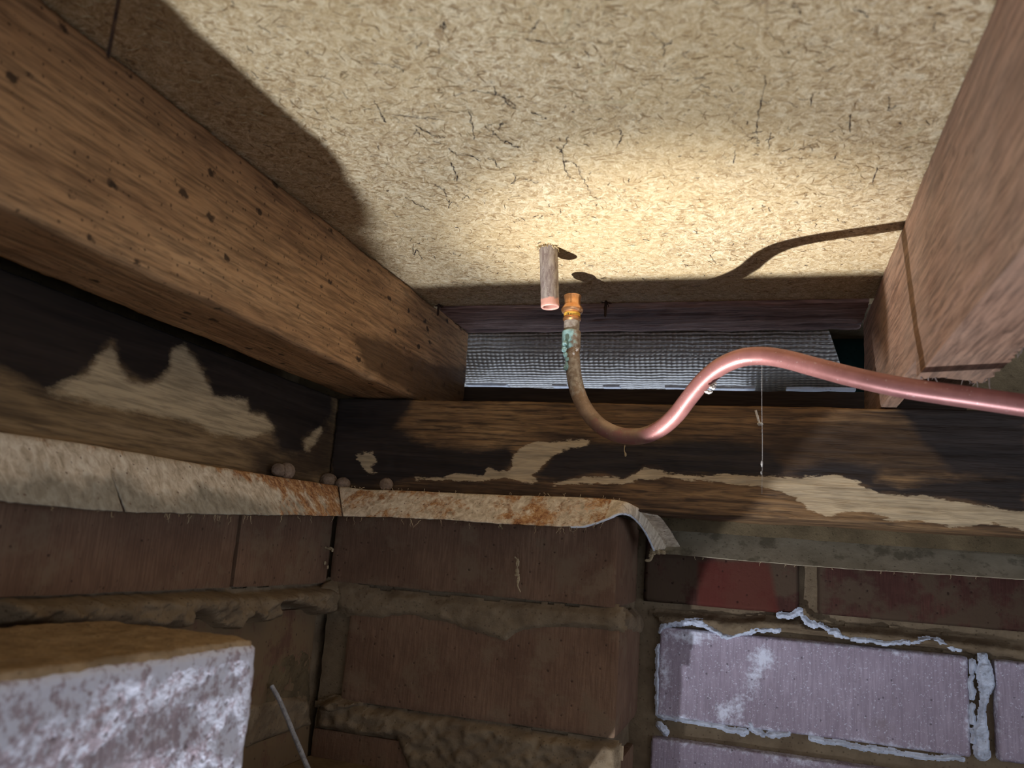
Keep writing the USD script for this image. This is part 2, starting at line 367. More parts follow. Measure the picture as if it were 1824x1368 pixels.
metal = g.math('multiply', g.math('subtract', 1.0, g.math('maximum', gm, g.rng(fy, .3, .7, 0, .75))), .38)
g.done('old_copper', c, g.bump(n2, .10, .0005), .36, .5, rlink=g.rng(g.math('maximum', gm, fy), 0, 1, .40, .65), mlink=metal)

g = G(); n = g.noise(240, 4, .6)
c = g.mix(g.rng(n, .4, .62), (.78, .36, .14), (.86, .47, .23))
g.done('bright_copper', c, g.bump(n, .10, .0003), .28, .5, metallic=.85)
# cut stub: fields.x bare copper towards the sawn end
g = G(); fx, fy, fz = g.field(); n = g.noise(300, 5, .65); n1 = g.noise(1, 4, .6, g.map((500, 500, 120)))
c = g.mix(g.rng(n1, .4, .6), (.235, .18, .16), (.42, .36, .31))
c = g.mix(g.rng(g.vor(520), .10, .2, .5, 0), c, (.62, .56, .48))
c = g.mix(g.rng(g.math('add', fx, g.math('multiply', g.math('subtract', n, .5), .7)), .45, .6, 0, .9), c, (.80, .40, .30))
g.done('stub_copper', c, g.bump(n1, .5, .0006), .55, .4, metallic=.15)
g = G(); g.done('yellow_band', (.80, .46, .07), None, .5, .4)
g = G(); g.done('black_print', (.03, .025, .02), None, .6, .3)
g = G(); g.done('hollow', (.03, .012, .01), None, .9, .1)
# reinforced foil: a scrim of threads under the metal
g = G()
sep = g.add('separate_xyz', {'vector': g.pos()})
nn = g.noise(160, 3, .6)
def wave(src, pitch, amp):
    t = g.math('multiply', g.math('add', src, g.math('multiply', g.noise(60, 2), amp)), 2 * math.pi / pitch)
    return g.math('add', g.math('multiply', g.math('sine', t, 0), .5), .5)
arc = g.add('attribute', attribute='fields'); asep = g.add('separate_xyz', {'vector': arc + '.vector'})
wx = wave(sep + '.x', .0052, .0015); wa = wave(asep + '.x', .0036, .0012)
h = g.math('multiply', g.math('power', wa, 2.0), g.math('add', g.math('multiply', wx, .8), .4))
h = g.math('add', h, g.math('multiply', nn, .7))
c = g.mix(g.rng(h, .35, 1.2), (.50, .48, .45), (.98, .94, .85))
g.done('foil', c, g.bump(h, .6, .0012), .40, .5, metallic=.8)

# ---------------------------------------------------------------- the setting
CZ = 0.200                                         # underside of the chipboard
PY, WY, LX = 0.600, 0.710, -0.334                  # faces of the corner pier, the back wall and the left wall
ceil = thing('ceiling', kind='structure')
hole = at(977, 441, 'z', CZ)
obj('chipboard_sheet', rbox((-.62, -1.2, CZ), (1.4, .636, CZ + .019), (.03, .03, .01), .0008, .0003, 50, 1), 'chipboard', ceil)
obj('floor', rbox((-.75, -1.2, -.50), (1.4, 1.05, -.46), (.03, .03, .04), .004, .006, 9, 5), 'soil', kind='structure')

def course(parent, axis, plane, spans, z0, z1, depth, mat, seed, tilt=0.0, proud=0.0, rnd=.0025, amp=.0007, fieldfn=None, res=.004):
    """One course of bricks; spans along the wall. axis: the plane's normal."""
    for k, (a, b) in enumerate(spans):
        s = seed + k * 11
        if axis == 'y': lo, hi = (a, plane - proud, z0), (b, plane + depth, z1)
        else: lo, hi = (plane - depth, a, z0), (plane + proud, b, z1)
        rs = [res, res, res]; rs['xyz'.index(axis)] = depth / 6
        m = rbox(lo, hi, rs, rnd, amp, 45, s)
        mm = mat[k] if isinstance(mat, (list, tuple)) else mat
        f = fieldfn(V(m.vertices)) if fieldfn else (np.zeros((len(m.vertices), 3)) - 1 if mm in ('pale_brick', 'speckled_brick', 'shaded_brick') else None)
        obj('brick', m, mm, parent, fields=f)

# left wall
wl = thing('wall_left', kind='structure')
jy = at(422, 985, 'x', LX)[1]
course(wl, 'x', LX, [(jy - .235, jy - .0015), (jy + .001, PY - .0015)], -.041, .028, .11, 'brown_brick', 100, rnd=.002)
course(wl, 'x', LX, [(jy - .47, jy - .241)], -.041, .028, .11, 'brown_brick', 140)
j2 = at(556, 1180, 'x', LX)[1]
zz = [(-.058, -.131), (-.146, -.22), (-.236, -.31), (-.326, -.40)]
for i, (z1, z0) in enumerate(zz):
    o = .115 if i % 2 else 0
    course(wl, 'x', LX, [(j2 - .23 + o - .24, j2 - .012 + o - .24), (j2 - .23 + o, min(j2 + o, .6))] + ([] if o else []), z0, z1, .11, 'dusty_brick', 160 + i * 31)
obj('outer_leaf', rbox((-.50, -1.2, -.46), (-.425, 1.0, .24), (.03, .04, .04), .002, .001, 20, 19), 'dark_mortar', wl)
obj('corner_light_stop', rbox((-.43, .665, .02), (-.338, .72, .21), (.02, .02, .02), .002, .001, 30, 20), 'dark_mortar', wl)  # unseen block added to stop sky light leaking in at the corner
obj('mortar', rbox((LX - .105, -.25, -.46), (LX - .007, PY + .02, .027), (.02, .006, .006), .001, .0016, 70, 12), 'mortar', wl)

# back wall, set behind the pier's face
wb = thing('wall_back', kind='structure')
def lit_red(v):  # torch-lit patch, painted red into the top brick's colour
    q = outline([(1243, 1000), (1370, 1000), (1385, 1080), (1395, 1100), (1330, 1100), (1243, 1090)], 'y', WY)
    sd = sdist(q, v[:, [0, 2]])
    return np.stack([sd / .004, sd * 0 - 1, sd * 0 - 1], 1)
jx = at(1427, 1050, 'y', WY)[0]
course(wb, 'y', WY, [(-.098, jx - .001)], -.0385, .026, .11, 'shaded_brick', 200, rnd=.0018, fieldfn=lit_red)
course(wb, 'y', WY, [(jx + .012, jx + .24), (jx + .25, jx + .48), (jx + .49, jx + .72)], -.0365, .026, .11, 'shaded_brick', 230)
def whitef(v):
    q = [outline(p, 'y', WY) for p in ([(1285, 1245), (1335, 1190), (1345, 1145), (1390, 1145), (1392, 1185), (1345, 1230), (1330, 1275), (1270, 1290), (1255, 1270)],
                                       [(1171, 1110), (1290, 1118), (1300, 1150), (1200, 1150), (1185, 1270), (1170, 1276)],
                                       [(1440, 1125), (1600, 1140), (1620, 1175), (1450, 1150)])]
    sd = np.max([sdist(p, v[:, [0, 2]]) for p in q], 0)
    edge = np.minimum(np.minimum(v[:, 0] - v[:, 0].min(), v[:, 0].max() - v[:, 0]), np.minimum(v[:, 2] - v[:, 2].min(), v[:, 2].max() - v[:, 2]))
    return np.stack([sd * 0 - 1, np.clip(np.maximum(sd / .006, 1.2 - edge / .004), -1.2, 1.3), sd * 0], 1)
bx0, bx1 = at(1171, 1200, 'y', WY)[0], at(1728, 1255, 'y', WY)[0]
course(wb, 'y', WY, [(bx0, bx1), (bx1 + .0165, bx1 + .246), (bx1 + .262, bx1 + .49)], -.128, -.0565, .11, 'pale_brick', 260, fieldfn=whitef, rnd=.003, amp=.0009, res=.003, proud=.002)
course(wb, 'y', WY, [(bx0 - .004, bx0 + .225), (bx0 + .24, bx0 + .47), (bx0 + .485, bx0 + .71)], -.217, -.1435, .11, 'pale_brick', 290, fieldfn=whitef, rnd=.003, res=.003)
course(wb, 'y', WY, [(bx0 - .1, bx0 + .12), (bx0 + .135, bx0 + .365), (bx0 + .38, bx0 + .6)], -.305, -.232, .11, 'pale_brick', 320, fieldfn=whitef, rnd=.003)
course(wb, 'y', WY, [(bx0, bx0 + .225), (bx0 + .24, bx0 + .47), (bx0 + .485, bx0 + .71)], -.395, -.322, .11, 'pale_brick', 350, fieldfn=whitef, rnd=.003)
obj('mortar', rbox((-.36, WY + .008, -.46), (.78, WY + .11, .024), (.006, .02, .006), .001, .0022, 60, 13), 'mortar', wb)
obj('back_light_stop', rbox((-.40, .692, .020), (1.3, .73, .089), (.03, .01, .01), .002, .001, 40, 17), 'dark_mortar', wb)  # filler added behind the bearer to close a light gap
obj('back_light_stop', rbox((.128, .735, .085), (1.3, .765, .23), (.03, .01, .01), .002, .001, 40, 21), 'dark_mortar', wb)  # dark filler added to keep sky light out beyond the right joist
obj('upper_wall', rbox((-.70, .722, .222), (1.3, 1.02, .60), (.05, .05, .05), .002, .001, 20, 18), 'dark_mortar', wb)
out = lambda p: outline(p, 'y', WY)
obj('mortar_smear', patch(out([(1160, 1092), (1290, 1104), (1420, 1105), (1440, 1118), (1560, 1124), (1700, 1140), (1830, 1155), (1830, 1178), (1724, 1160), (1640, 1148), (1500, 1136), (1440, 1125), (1360, 1122), (1300, 1138), (1250, 1110), (1180, 1112)]), 'y', WY + .003, .006, seed=41), 'mortar', wb)
for i, (p, w, t) in enumerate([
    ([(1172, 1150), (1174, 1128), (1190, 1112), (1222, 1107), (1256, 1113)], .0022, .0035),
    ([(1256, 1113), (1275, 1126), (1298, 1136), (1322, 1128), (1345, 1121), (1385, 1121)], .0013, .004),
    ([(1388, 1096), (1410, 1098), (1426, 1086)], .0022, .003), ([(1427, 1092), (1440, 1110), (1452, 1113)], .0010, .003),
    ([(1462, 1113), (1480, 1124), (1512, 1136), (1545, 1141), (1590, 1146), (1625, 1143)], .0013, .004),
    ([(1625, 1143), (1660, 1139), (1690, 1150), (1712, 1160)], .0012, .0045),
    ([(1752, 1168), (1757, 1220), (1748, 1290), (1750, 1342)], .0042, .006), ([(1733, 1180), (1730, 1250), (1735, 1320)], .0014, .004),
    ([(1172, 1150), (1171, 1210), (1171, 1274)], .0009, .0025), ([(1176, 1276), (1230, 1285), (1300, 1300), (1330, 1306)], .0012, .003),
    ([(1335, 1288), (1345, 1302), (1375, 1309), (1410, 1304)], .0010, .004), ([(1445, 1316), (1540, 1332), (1640, 1348), (1715, 1352)], .0014, .003),
    ([(1172, 1290), (1182, 1302), (1186, 1306)], .0016, .006)]):
    rc = np.random.default_rng(300 + i); q = catmull(outline(p, 'y', WY - .002), 8); bl = []
    wn_ = .25 + .95 * meshkit.noise(np.stack([np.arange(len(q)) * .37, np.full(len(q), i * 7.3), np.zeros(len(q))], 1), i) ** 1.4
    q = q + rc.normal(0, .00045, q.shape)
    for k in range(1, len(q)):
        if wn_[k] > .36: bl.append(LineString([q[k - 1], q[k]]).buffer(w * wn_[k]))
    u = shapely.union_all(bl)
    for piece in getattr(u, 'geoms', [u]):
        if piece.area > 2e-6: obj('crust', patch(piece, 'y', WY - .0018, t * .4, .0006, .0016, 60 + i, .95, 420, .0013), 'crust', wb)

# brick pier standing in the corner
pier = thing('brick_pier', 'brown dust-coated brick pier in the corner under the rusty bent metal strip', 'brick pier')
course(pier, 'y', PY, [(-.3335, -.102)], -.0395, .027, .105, 'brown_brick', 400, rnd=.003, res=.003)
course(pier, 'y', PY, [(-.3125, -.0975)], -.1275, -.053, .105, 'brown_brick', 430, rnd=.003, res=.003)
course(pier, 'y', PY, [(-.3335, -.215), (-.203, -.099)], -.222, -.149, .105, 'brown_brick', 460, rnd=.003)
course(pier, 'y', PY, [(-.3125, -.0975)], -.31, -.237, .105, 'brown_brick', 480, rnd=.003)
course(pier, 'y', PY, [(-.3335, -.215), (-.203, -.099)], -.40, -.325, .105, 'brown_brick', 490, rnd=.003)
lp = [(-.333, .382), (-.240, .3835), (-.170, .381), (-.109, .382), (-.116, .405), (-.126, .440), (-.130, .475), (-.127, .510), (-.131, .545), (-.134, .63), (-.333, .63)]
slab = trimesh.creation.extrude_polygon(Polygon(lp), .012, engine='earcut'); slab.apply_translation([0, 0, -.182])
obj('added_shade_slab', slab, 'mortar', pier, smooth=False)  # unseen slab, added and shaped to shade pier, bearer and ceiling
obj('mortar', rbox((-.335, PY + .006, -.46), (-.105, WY + .01, .026), (.005, .02, .005), .001, .0018, 80, 14), 'mortar', pier)
o2 = lambda p: outline(p, 'y', PY)
obj('mortar_smear', patch(o2([(600, 1042), (690, 1057), (760, 1066), (860, 1077), (985, 1084), (1060, 1090), (1104, 1088), (1106, 1118), (1089, 1122), (1037, 1114), (973, 1118), (921, 1127), (900, 1139), (865, 1131), (801, 1111), (741, 1096), (680, 1099), (629, 1094), (603, 1078)]), 'y', PY - .0002, .0026, seed=21, rough=.7), 'mortar', pier)
obj('mortar_smear', patch(o2([(616, 1257), (741, 1274), (874, 1295), (994, 1315), (1097, 1332), (1097, 1372), (844, 1380), (730, 1368), (719, 1343), (706, 1312), (638, 1306), (564, 1293), (573, 1262)]), 'y', PY + .001, .0045, seed=22, rough=.9, freq=170), 'mortar', pier)
obj('mortar_smear', patch(outline([(1106, 1095), (1112, 1120), (1138, 1130), (1144, 1112), (1138, 1092)], 'x', -.0985), 'x', -.0985, .003, seed=24, sign=1), 'mortar', pier)
obj('mortar_smear', patch(o2([(564, 1255), (600, 1247), (640, 1252), (625, 1262), (590, 1266)]), 'y', PY - .001, .006, seed=25, rough=.9), 'mortar', pier)

# lumps of mortar squeezed out of the left wall's bed joint
o3 = lambda p: outline(p, 'x', LX)
obj('mortar_lump', patch(o3([(0, 1072), (150, 1066), (300, 1060), (412, 1055), (428, 1060), (550, 1050), (572, 1046), (586, 1050), (586, 1080), (576, 1096), (548, 1095), (524, 1080), (505, 1075), (479, 1077), (473, 1098), (464, 1106), (442, 1109), (429, 1095), (417, 1104), (404, 1121), (380, 1119), (345, 1095), (328, 1088), (313, 1112), (300, 1120), (150, 1112), (0, 1112)]), 'x', LX - .001, .0135, .0012, .0055, 31, .6, 120, .0020, 1), 'mortar', wl)
obj('mortar_lump', patch(o2([(572, 1044), (590, 1034), (606, 1048), (607, 1070), (598, 1083), (582, 1080), (574, 1064)]), 'y', PY - .001, .012, .0012, .006, 32, .5, 160, .0015), 'mortar', pier)
obj('mortar_lump', patch(o3([(440, 1260), (500, 1240), (548, 1245), (552, 1290), (520, 1300), (440, 1330)]), 'x', LX - .001, .003, .0013, .004, 33, .8, 150, .002, 1), 'mortar', wl)
obj('mortar_lump', patch(o3([(480, 1185), (540, 1150), (552, 1170), (552, 1245), (470, 1262)]), 'x', LX - .0012, .0016, .0014, .006, 34, .8, 200, .003, 1), 'dark_mortar', wl)

# pier close to the camera, bottom left
nb = thing('brick_pier', 'out-of-focus whitish speckled brick with a dusty brown top at lower left', 'brick pier')
bA, bB = V([-.2155, .3325]), V([-.2220, .100])               # far and near end of its face
ba = math.atan2(-(bB - bA)[0], -(bB - bA)[1]); BT = -.0515
def turned(mesh):
    c, s = math.cos(-ba), math.sin(-ba); v = V(mesh.vertices)
    x, y = v[:, 0].copy(), v[:, 1].copy()
    mesh.vertices = np.stack([bA[0] + c * x - s * y, bA[1] + s * x + c * y, v[:, 2]], 1); return mesh
def nbrick(lo, hi, seed, mat='speckled_brick'):
    m = rbox(lo, hi, (.003, .003, .003), .003, .0011, 70, seed)
    v = V(m.vertices)
    ed = np.minimum(-v[:, 1] / .02, (hi[2] - v[:, 2]) / .01)
    f = np.stack([ed * 0 - 1, np.clip(1.0 - ed * .35, -.6, 1.2), ed * 0], 1)
    obj('brick', turned(m), mat, nb, fields=f)
nbrick((-.085, -.232, BT - .075), (0, 0, BT), 500)
nbrick((-.083, -.47, BT - .075), (0, -.244, BT), 505)
nbrick((-.085, -.115, BT - .165), (.001, 0, BT - .089), 510); nbrick((-.085, -.36, BT - .165), (.001, -.128, BT - .089), 515)
nbrick((-.085, -.232, BT - .255), (0, 0, BT - .179), 520); nbrick((-.085, -.47, BT - .255), (0, -.244, BT - .179), 525)
nbrick((-.085, -.115, BT - .345), (.001, 0, BT - .269), 530); nbrick((-.085, -.36, BT - .345), (.001, -.128, BT - .269), 535)
obj('mortar', turned(rbox((-.08, -.46, -.46), (-.006, -.005, BT - .005), (.01, .008, .006), .001, .0015, 70, 15)), 'mortar', nb)
def heap(v, n): return .0012 * fbm(v, 90, 4, 3) + .0007 * fbm(v, 380, 3, 4)
obj('dirt_layer', turned(rbox((-.09, -.47, BT - .004), (-.0015, -.002, BT + .0022), (.002, .0025, .003), .002, .0006, 60, 541, heap)), 'block_dirt', nb)

# ---------------------------------------------------------------- timbers
def lerp_fields(v, ax, polys):
    out = []
    for ps, sc in polys:
        sd = np.max([sdist(p, v[:, list(AX[ax])]) for p in ps], 0) if ps else np.full(len(v), -1.0)
        out.append(np.clip(sd / sc, -3, 3))
    return np.stack(out, 1)

BTOP = .111
bm = rbox((-.3445, PY, .030), (.78, PY + .075, BTOP), (.0016, .015, .0016), .003, .0009, 30, 600, lambda v, n: .0008 * fbm(v * V([.08, 1, 1]), 260, 3, 5))
py = lambda p: outline(p, 'y', PY)
K1 = py([(588, 700), (735, 705), (720, 740), (700, 762), (760, 790), (850, 800), (905, 795), (916, 812), (910, 832), (888, 842), (872, 836), (860, 848), (812, 846), (790, 853), (740, 850), (700, 868), (640, 864), (588, 860)])
K2 = py([(1000, 803), (1045, 792), (1150, 788), (1250, 787), (1330, 788), (1365, 800), (1400, 838), (1440, 835), (1480, 818), (1560, 830), (1572, 842), (1560, 856), (1600, 862), (1700, 858), (1830, 850), (1830, 918), (1700, 893), (1560, 880), (1528, 862), (1490, 850), (1370, 851), (1230, 848), (1190, 845), (1172, 837), (1147, 834), (1130, 846), (1110, 855), (1075, 847), (1050, 849), (1000, 860), (955, 853), (948, 845), (963, 835), (977, 818)])
K3 = py([(1590, 715), (1830, 725), (1830, 850), (1700, 840), (1650, 790)])  # shadow of joist and pipe, painted black on the bearer
P1 = py([(915, 815), (925, 800), (948, 788), (1010, 785), (1062, 782), (1045, 792), (1000, 803), (977, 818), (963, 835), (948, 845), (960, 858), (935, 860), (900, 850), (860, 858), (800, 856), (740, 855), (740, 849), (790, 852), (812, 844), (860, 847), (870, 832), (888, 842), (905, 842), (912, 830)])
P2 = py([(985, 862), (1050, 848), (1075, 846), (1110, 854), (1130, 845), (1147, 832), (1172, 836), (1190, 844), (1230, 846), (1370, 849), (1490, 848), (1530, 860), (1560, 878), (1700, 891), (1830, 916), (1830, 945), (1770, 934), (1720, 939), (1600, 926), (1560, 915), (1520, 911), (1470, 918), (1440, 905), (1422, 890), (1390, 876), (1350, 866), (1250, 856), (1180, 850), (1130, 856), (1110, 862), (1040, 860), (985, 866)])
P0 = py([(634, 811), (665, 806), (671, 825), (659, 832), (668, 840), (679, 845), (655, 846), (645, 830)])
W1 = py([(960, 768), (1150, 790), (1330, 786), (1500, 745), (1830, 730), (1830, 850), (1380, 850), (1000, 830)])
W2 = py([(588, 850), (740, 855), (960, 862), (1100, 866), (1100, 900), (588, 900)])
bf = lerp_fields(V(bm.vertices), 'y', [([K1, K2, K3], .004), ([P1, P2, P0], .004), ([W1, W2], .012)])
bearer = thing('floor_bearer', 'long black-stained timber beam with pale ragged patches behind the copper bend', 'timber beam')
obj('beam', bm, 'bearer_wood', bearer, fields=bf)

# wall plate along the left wall
PX = -.3450
pm = rbox((PX - .075, -.30, .030), (PX, PY + .06, BTOP), (.015, .0018, .0018), .003, .0008, 30, 620)
pxo = lambda p: outline(p, 'x', PX)
KL = pxo([(-60, 400), (-60, 655), (0, 663), (60, 690), (85, 699), (110, 690), (160, 661), (172, 640), (200, 612), (212, 650), (230, 675), (258, 686), (285, 678), (303, 655), (306, 628), (330, 622), (345, 640), (377, 708), (395, 722), (418, 724), (440, 714), (443, 737), (471, 741), (486, 770), (498, 803), (533, 812), (543, 802), (540, 784), (570, 762), (592, 752), (594, 690), (330, 560)])
PL = pxo([(85, 699), (110, 688), (160, 658), (172, 640), (200, 612), (212, 650), (230, 675), (258, 687), (285, 678), (303, 655), (308, 622), (330, 618), (345, 636), (380, 706), (440, 712), (443, 735), (471, 739), (488, 768), (443, 779), (377, 769), (340, 750), (226, 729), (156, 715)])
PS = pxo([(541, 785), (571, 761), (573, 772), (553, 798), (543, 800)])
WL = pxo([(486, 770), (500, 800), (594, 750), (594, 870), (460, 850), (440, 790)])
plate = thing('wall_plate', 'dark-stained timber lying along the left wall above the rusty strip', 'timber beam')
obj('beam', pm, 'plate_wood', plate, fields=lerp_fields(V(pm.vertices), 'x', [([KL], .006), ([PL, PS], .004), ([WL], .02)]))

# joists
JX, JR = -.2780, .0745
jm = rbox((JX - .0585, -.30, BTOP + .0008), (JX, .722, CZ - .0006), (.004, .0025, .0025), .0022, .0011, 26, 640, lambda v, n: .0012 * np.clip(fbm(v, 190, 3, 9) - .25, 0, 1))
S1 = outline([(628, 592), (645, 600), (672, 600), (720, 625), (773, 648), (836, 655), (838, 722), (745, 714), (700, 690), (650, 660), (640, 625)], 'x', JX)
lj = thing('floor_joist', 'warm brown timber joist running along the upper left under the chipboard', 'timber joist')
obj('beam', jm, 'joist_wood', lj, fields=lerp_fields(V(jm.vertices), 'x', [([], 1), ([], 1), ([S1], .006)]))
rj = thing('floor_joist', 'reddish timber joist at upper right with a splintered end over the copper tube', 'timber joist')
rag = [at(x, y, 'z', .102)[:2] for x, y in [(1614, 668), (1640, 674), (1680, 671), (1720, 676), (1748, 682), (1762, 668), (1790, 650), (1810, 628), (1824, 618), (1860, 600)]]
rng = np.random.default_rng(5)
poly = [(JR + .0004, -.30)] + [(JR + .0004, rag[0][1])]
for a, b in zip(rag[:-1], rag[1:]):
    for t in np.linspace(0, 1, 7)[1:]: poly.append(tuple(a + (b - a) * t + rng.normal(0, .0011, 2)))
poly += [(JR + .074, rag[-1][1]), (JR + .074, -.30)]
poly = Polygon([(max(JR + .0003, min(x, JR + .0747)), y) for x, y in poly]).buffer(0)
if poly.geom_type != 'Polygon': poly = max(poly.geoms, key=lambda q: q.area)
import manifold3d as mf
def manifold(m): return mf.Manifold(mf.Mesh(vert_properties=np.asarray(m.vertices, np.float32), tri_verts=np.asarray(m.faces, np.uint32)))
body = rbox((JR, -.30, BTOP), (JR + .075, .700, CZ - .0006), (.004, .003, .003), .0012, .0007, 30, 660)
cutp = shapely.box(JR + .010, rag[0][1] - .03, JR + .10, .80).difference(poly.buffer(.001))
cutp = max(getattr(cutp, 'geoms', [cutp]), key=lambda q: q.area)
notch = trimesh.creation.extrude_polygon(cutp, .06, engine='earcut'); notch.apply_translation([0, 0, .085])
res = manifold(body) - manifold(notch)
obj('beam', res if res.num_tri() > 100 else body, 'red_wood', rj)
lay = trimesh.creation.extrude_polygon(poly, .011, engine='earcut'); lay.apply_translation([0, 0, .1015])
obj('splintered_layer', lay, 'red_wood', rj, smooth=False)
frays = []
for i in range(26):
    t = rng.random() * (len(rag) - 2); k = int(t); b = rag[k] + (rag[k + 1] - rag[k]) * (t - k)
    p0 = V([max(JR + .002, min(b[0], JR + .072)), b[1] - .004, .1025]); d = V([rng.normal(.2, .3), 1.0, rng.normal(-.25, .3)]); ln = rng.uniform(.004, .012)
    frays.append(tube(np.linspace(p0, p0 + d * ln, 4) + rng.normal(0, .0003, (4, 3)), np.linspace(.00045, .0001, 4), 4))
obj('splinters', trimesh.util.concatenate(frays), 'dirt_grey', rj, kind='stuff')

bt = thing('timber_batten', 'rough reddish board edge behind the dark seam of the chipboard sheet', 'timber board')
obj('board', rbox((JX + .001, .6385, CZ - .0022), (JR - .0012, .716, CZ + .03), (.003, .0025, .01), .0015, .0011, 60, 680, lambda v, n: .0012 * fbm(v * V([.1, 1, 1]), 300, 3, 8)), 'batten_wood', bt)
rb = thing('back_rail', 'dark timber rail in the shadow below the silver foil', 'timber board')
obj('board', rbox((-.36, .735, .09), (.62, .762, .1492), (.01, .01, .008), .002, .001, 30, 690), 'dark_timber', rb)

# ---------------------------------------------------------------- silver foil roll beyond the joists
foil = thing('foil_insulation', 'silver reinforced foil insulation bulging in the gap between the joists', 'foil insulation')
ts = np.linspace(0, 1, 46); prof = []
c0 = V([.860, .212]); 
for t in ts:
    a = math.radians(100 + 150 * t)                       # from the top round the front to the underside
    prof.append(c0 + V([.078 * math.cos(a), .052 * math.sin(a)]))
prof = V(prof); arc = np.r_[0, np.cumsum(np.linalg.norm(np.diff(prof, axis=0), axis=1))]
xr = at(1524, 660, 'y', .785)[0]
xs = np.linspace(-.36, xr, 150)
P = np.zeros((len(xs), len(prof), 3)); P[..., 0] = xs[:, None]; P[..., 1], P[..., 2] = prof[:, 0], prof[:, 1]
P[..., 0] -= np.clip((P[..., 0] + .02) / .1, 0, 1) * (np.linspace(1, 0, len(prof))[None] ** 1.0) * .048      # its end is cut on the slant
P[..., 1] += .0016 * fbm(P, 35, 3, 71); P[..., 2] += .0010 * fbm(P, 60, 3, 72)
fm = solidify(P[:, ::-1], .0012)
fa = np.tile(np.tile(arc[::-1], len(xs)), 2)
obj('foil_face', fm, 'foil', foil, fields=np.stack([fa, fa * 0, fa * 0], 1))
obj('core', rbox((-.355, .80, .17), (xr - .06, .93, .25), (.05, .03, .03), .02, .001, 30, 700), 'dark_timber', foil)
for x0, x1 in ((833, 905), (985, 1012), (1075, 1105), (1185, 1345), (1400, 1524)):
    a, b = at(x0, 692, 'y', .792)[0], at(x1, 697, 'y', .792)[0]
    obj('light_sliver', rbox((a, .786, .1605), (b, .800, .1632), (.004, .005, .002), .0006, .0007, 160, 702 + x0), 'sliver_white', foil)  # slivers of light below the foil, built as pale strips
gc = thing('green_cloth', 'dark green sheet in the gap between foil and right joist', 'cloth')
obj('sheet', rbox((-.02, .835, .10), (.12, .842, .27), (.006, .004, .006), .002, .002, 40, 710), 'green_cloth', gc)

# ---------------------------------------------------------------- bent metal strips on the masonry
def interp(pts, n, axis, val):
    q = V([at(x, y, axis, val if np.isscalar(val) else val[i]) for i, (x, y) in enumerate(pts)])
    s = np.r_[0, np.cumsum(np.linalg.norm(np.diff(q, axis=0), axis=1))]; t = np.linspace(0, s[-1], n)
    return np.stack([np.interp(t, s, q[:, k]) for k in range(3)], 1)
def sheet(top, bot, back, m=9, seed=0, rag=.0006):
    """The lip from the fold (top) down to its ragged edge (bot), with the flange running back under the timber."""
    n = len(top); rows = [back, top * .5 + back * .5, top + (back - top) * .06]
    bot = bot + rag * fbm(bot, 300, 3, seed)[:, None] * V([.4, .4, 1.0])
    for t in np.linspace(0.03, 1, m): rows.append(top + (bot - top) * t)
    Pm = np.stack(rows, 1)
    return Pm + .0005 * np.stack([fbm(Pm, 60, 3, seed + k) for k in range(3)], -1)
N1 = 190
topL = interp([(-160, 742), (0, 770), (100, 784), (250, 808), (400, 835), (500, 850), (600, 866)], N1, 'x', -.328)
botL = interp([(-160, 884), (0, 893), (100, 903), (205, 912), (420, 918), (520, 918), (610, 920)], N1, 'x', -.309)
bkL = topL + V([-.05, 0, 0]); bkL[:, 2] = .0292
ySlit = at(204, 880, 'x', -.317)[1]
Pl = sheet(topL, botL, bkL, 11, 3)
def rustf(v, hot, edge=False):
    f = np.zeros((len(v), 3)) - 1
    f[:, 0] = hot(v); f[:, 1] = -1; f[:, 2] = np.clip(.9 - (v[:, 2] - .003) / .014, -1, .8) if edge else -1
    return f
def hotL(v):
    y = v[:, 1]; zt = (v[:, 2] - .004) / .032
    return np.clip(1.5 * np.clip((y - .40) / .12, 0, 1) - 1.2 + 3.2 * np.clip(zt - .62, 0, 1), -1.4, .62)
sl = solidify(Pl, .0009)
wz = .0210; wedge = trimesh.creation.extrude_polygon(Polygon([(ySlit - .0022, wz), (ySlit + .0034, -.02), (ySlit - .0016, -.02)]), .1, engine='earcut')
wv = V(wedge.vertices); wedge.vertices = np.stack([-.36 + wv[:, 2], wv[:, 0], wv[:, 1]], 1); 
res = manifold(sl) - manifold(wedge)
if res.num_tri() > 500: sl = trimesh.Trimesh(*meshkit.arrays(res)[:2], process=False)
capL = thing('metal_strip', 'dusty rust-edged metal strip with a slit along the left wall', 'metal strip')
obj('strip', sl, 'rusty_sheet', capL, fields=rustf(V(sl.vertices), hotL, True))

topP = interp([(604, 868), (640, 872), (700, 874), (860, 881), (1000, 885), (1060, 888), (1090, 891), (1112, 895)], 150, 'y', .584)
botP = interp([(612, 920), (700, 923), (800, 927), (900, 934), (1000, 939), (1040, 938), (1065, 931), (1088, 922)], 150, 'y', .562)
tT = V([at(1120, 898, 'y', .587), at(1132, 905, 'y', .597), at(1146, 916, 'y', .615), at(1160, 933, 'y', .64), at(1174, 953, 'y', .66), at(1188, 977, 'y', .685)])
bT = V([at(1098, 917, 'y', .566), at(1110, 915, 'y', .573), at(1124, 919, 'y', .588), at(1138, 932, 'y', .61), at(1152, 952, 'y', .635), at(1165, 980, 'y', .66)])
topP = np.vstack([topP, catmull(np.vstack([topP[-1:], tT]), 7)[1:]]); botP = np.vstack([botP, catmull(np.vstack([botP[-1:], bT]), 7)[1:]])
bkP = topP.copy(); bkP[:, 1] = np.maximum(.64, topP[:, 1] + .012); bkP[:, 2] = np.minimum(.0292, topP[:, 2]); bkP[150:, 0] += .0; 
kk = np.clip((np.arange(len(topP)) - 150) / 20, 0, 1)[:, None]
bkP = bkP * (1 - kk) + (topP + V([.012, .006, -.001])) * kk
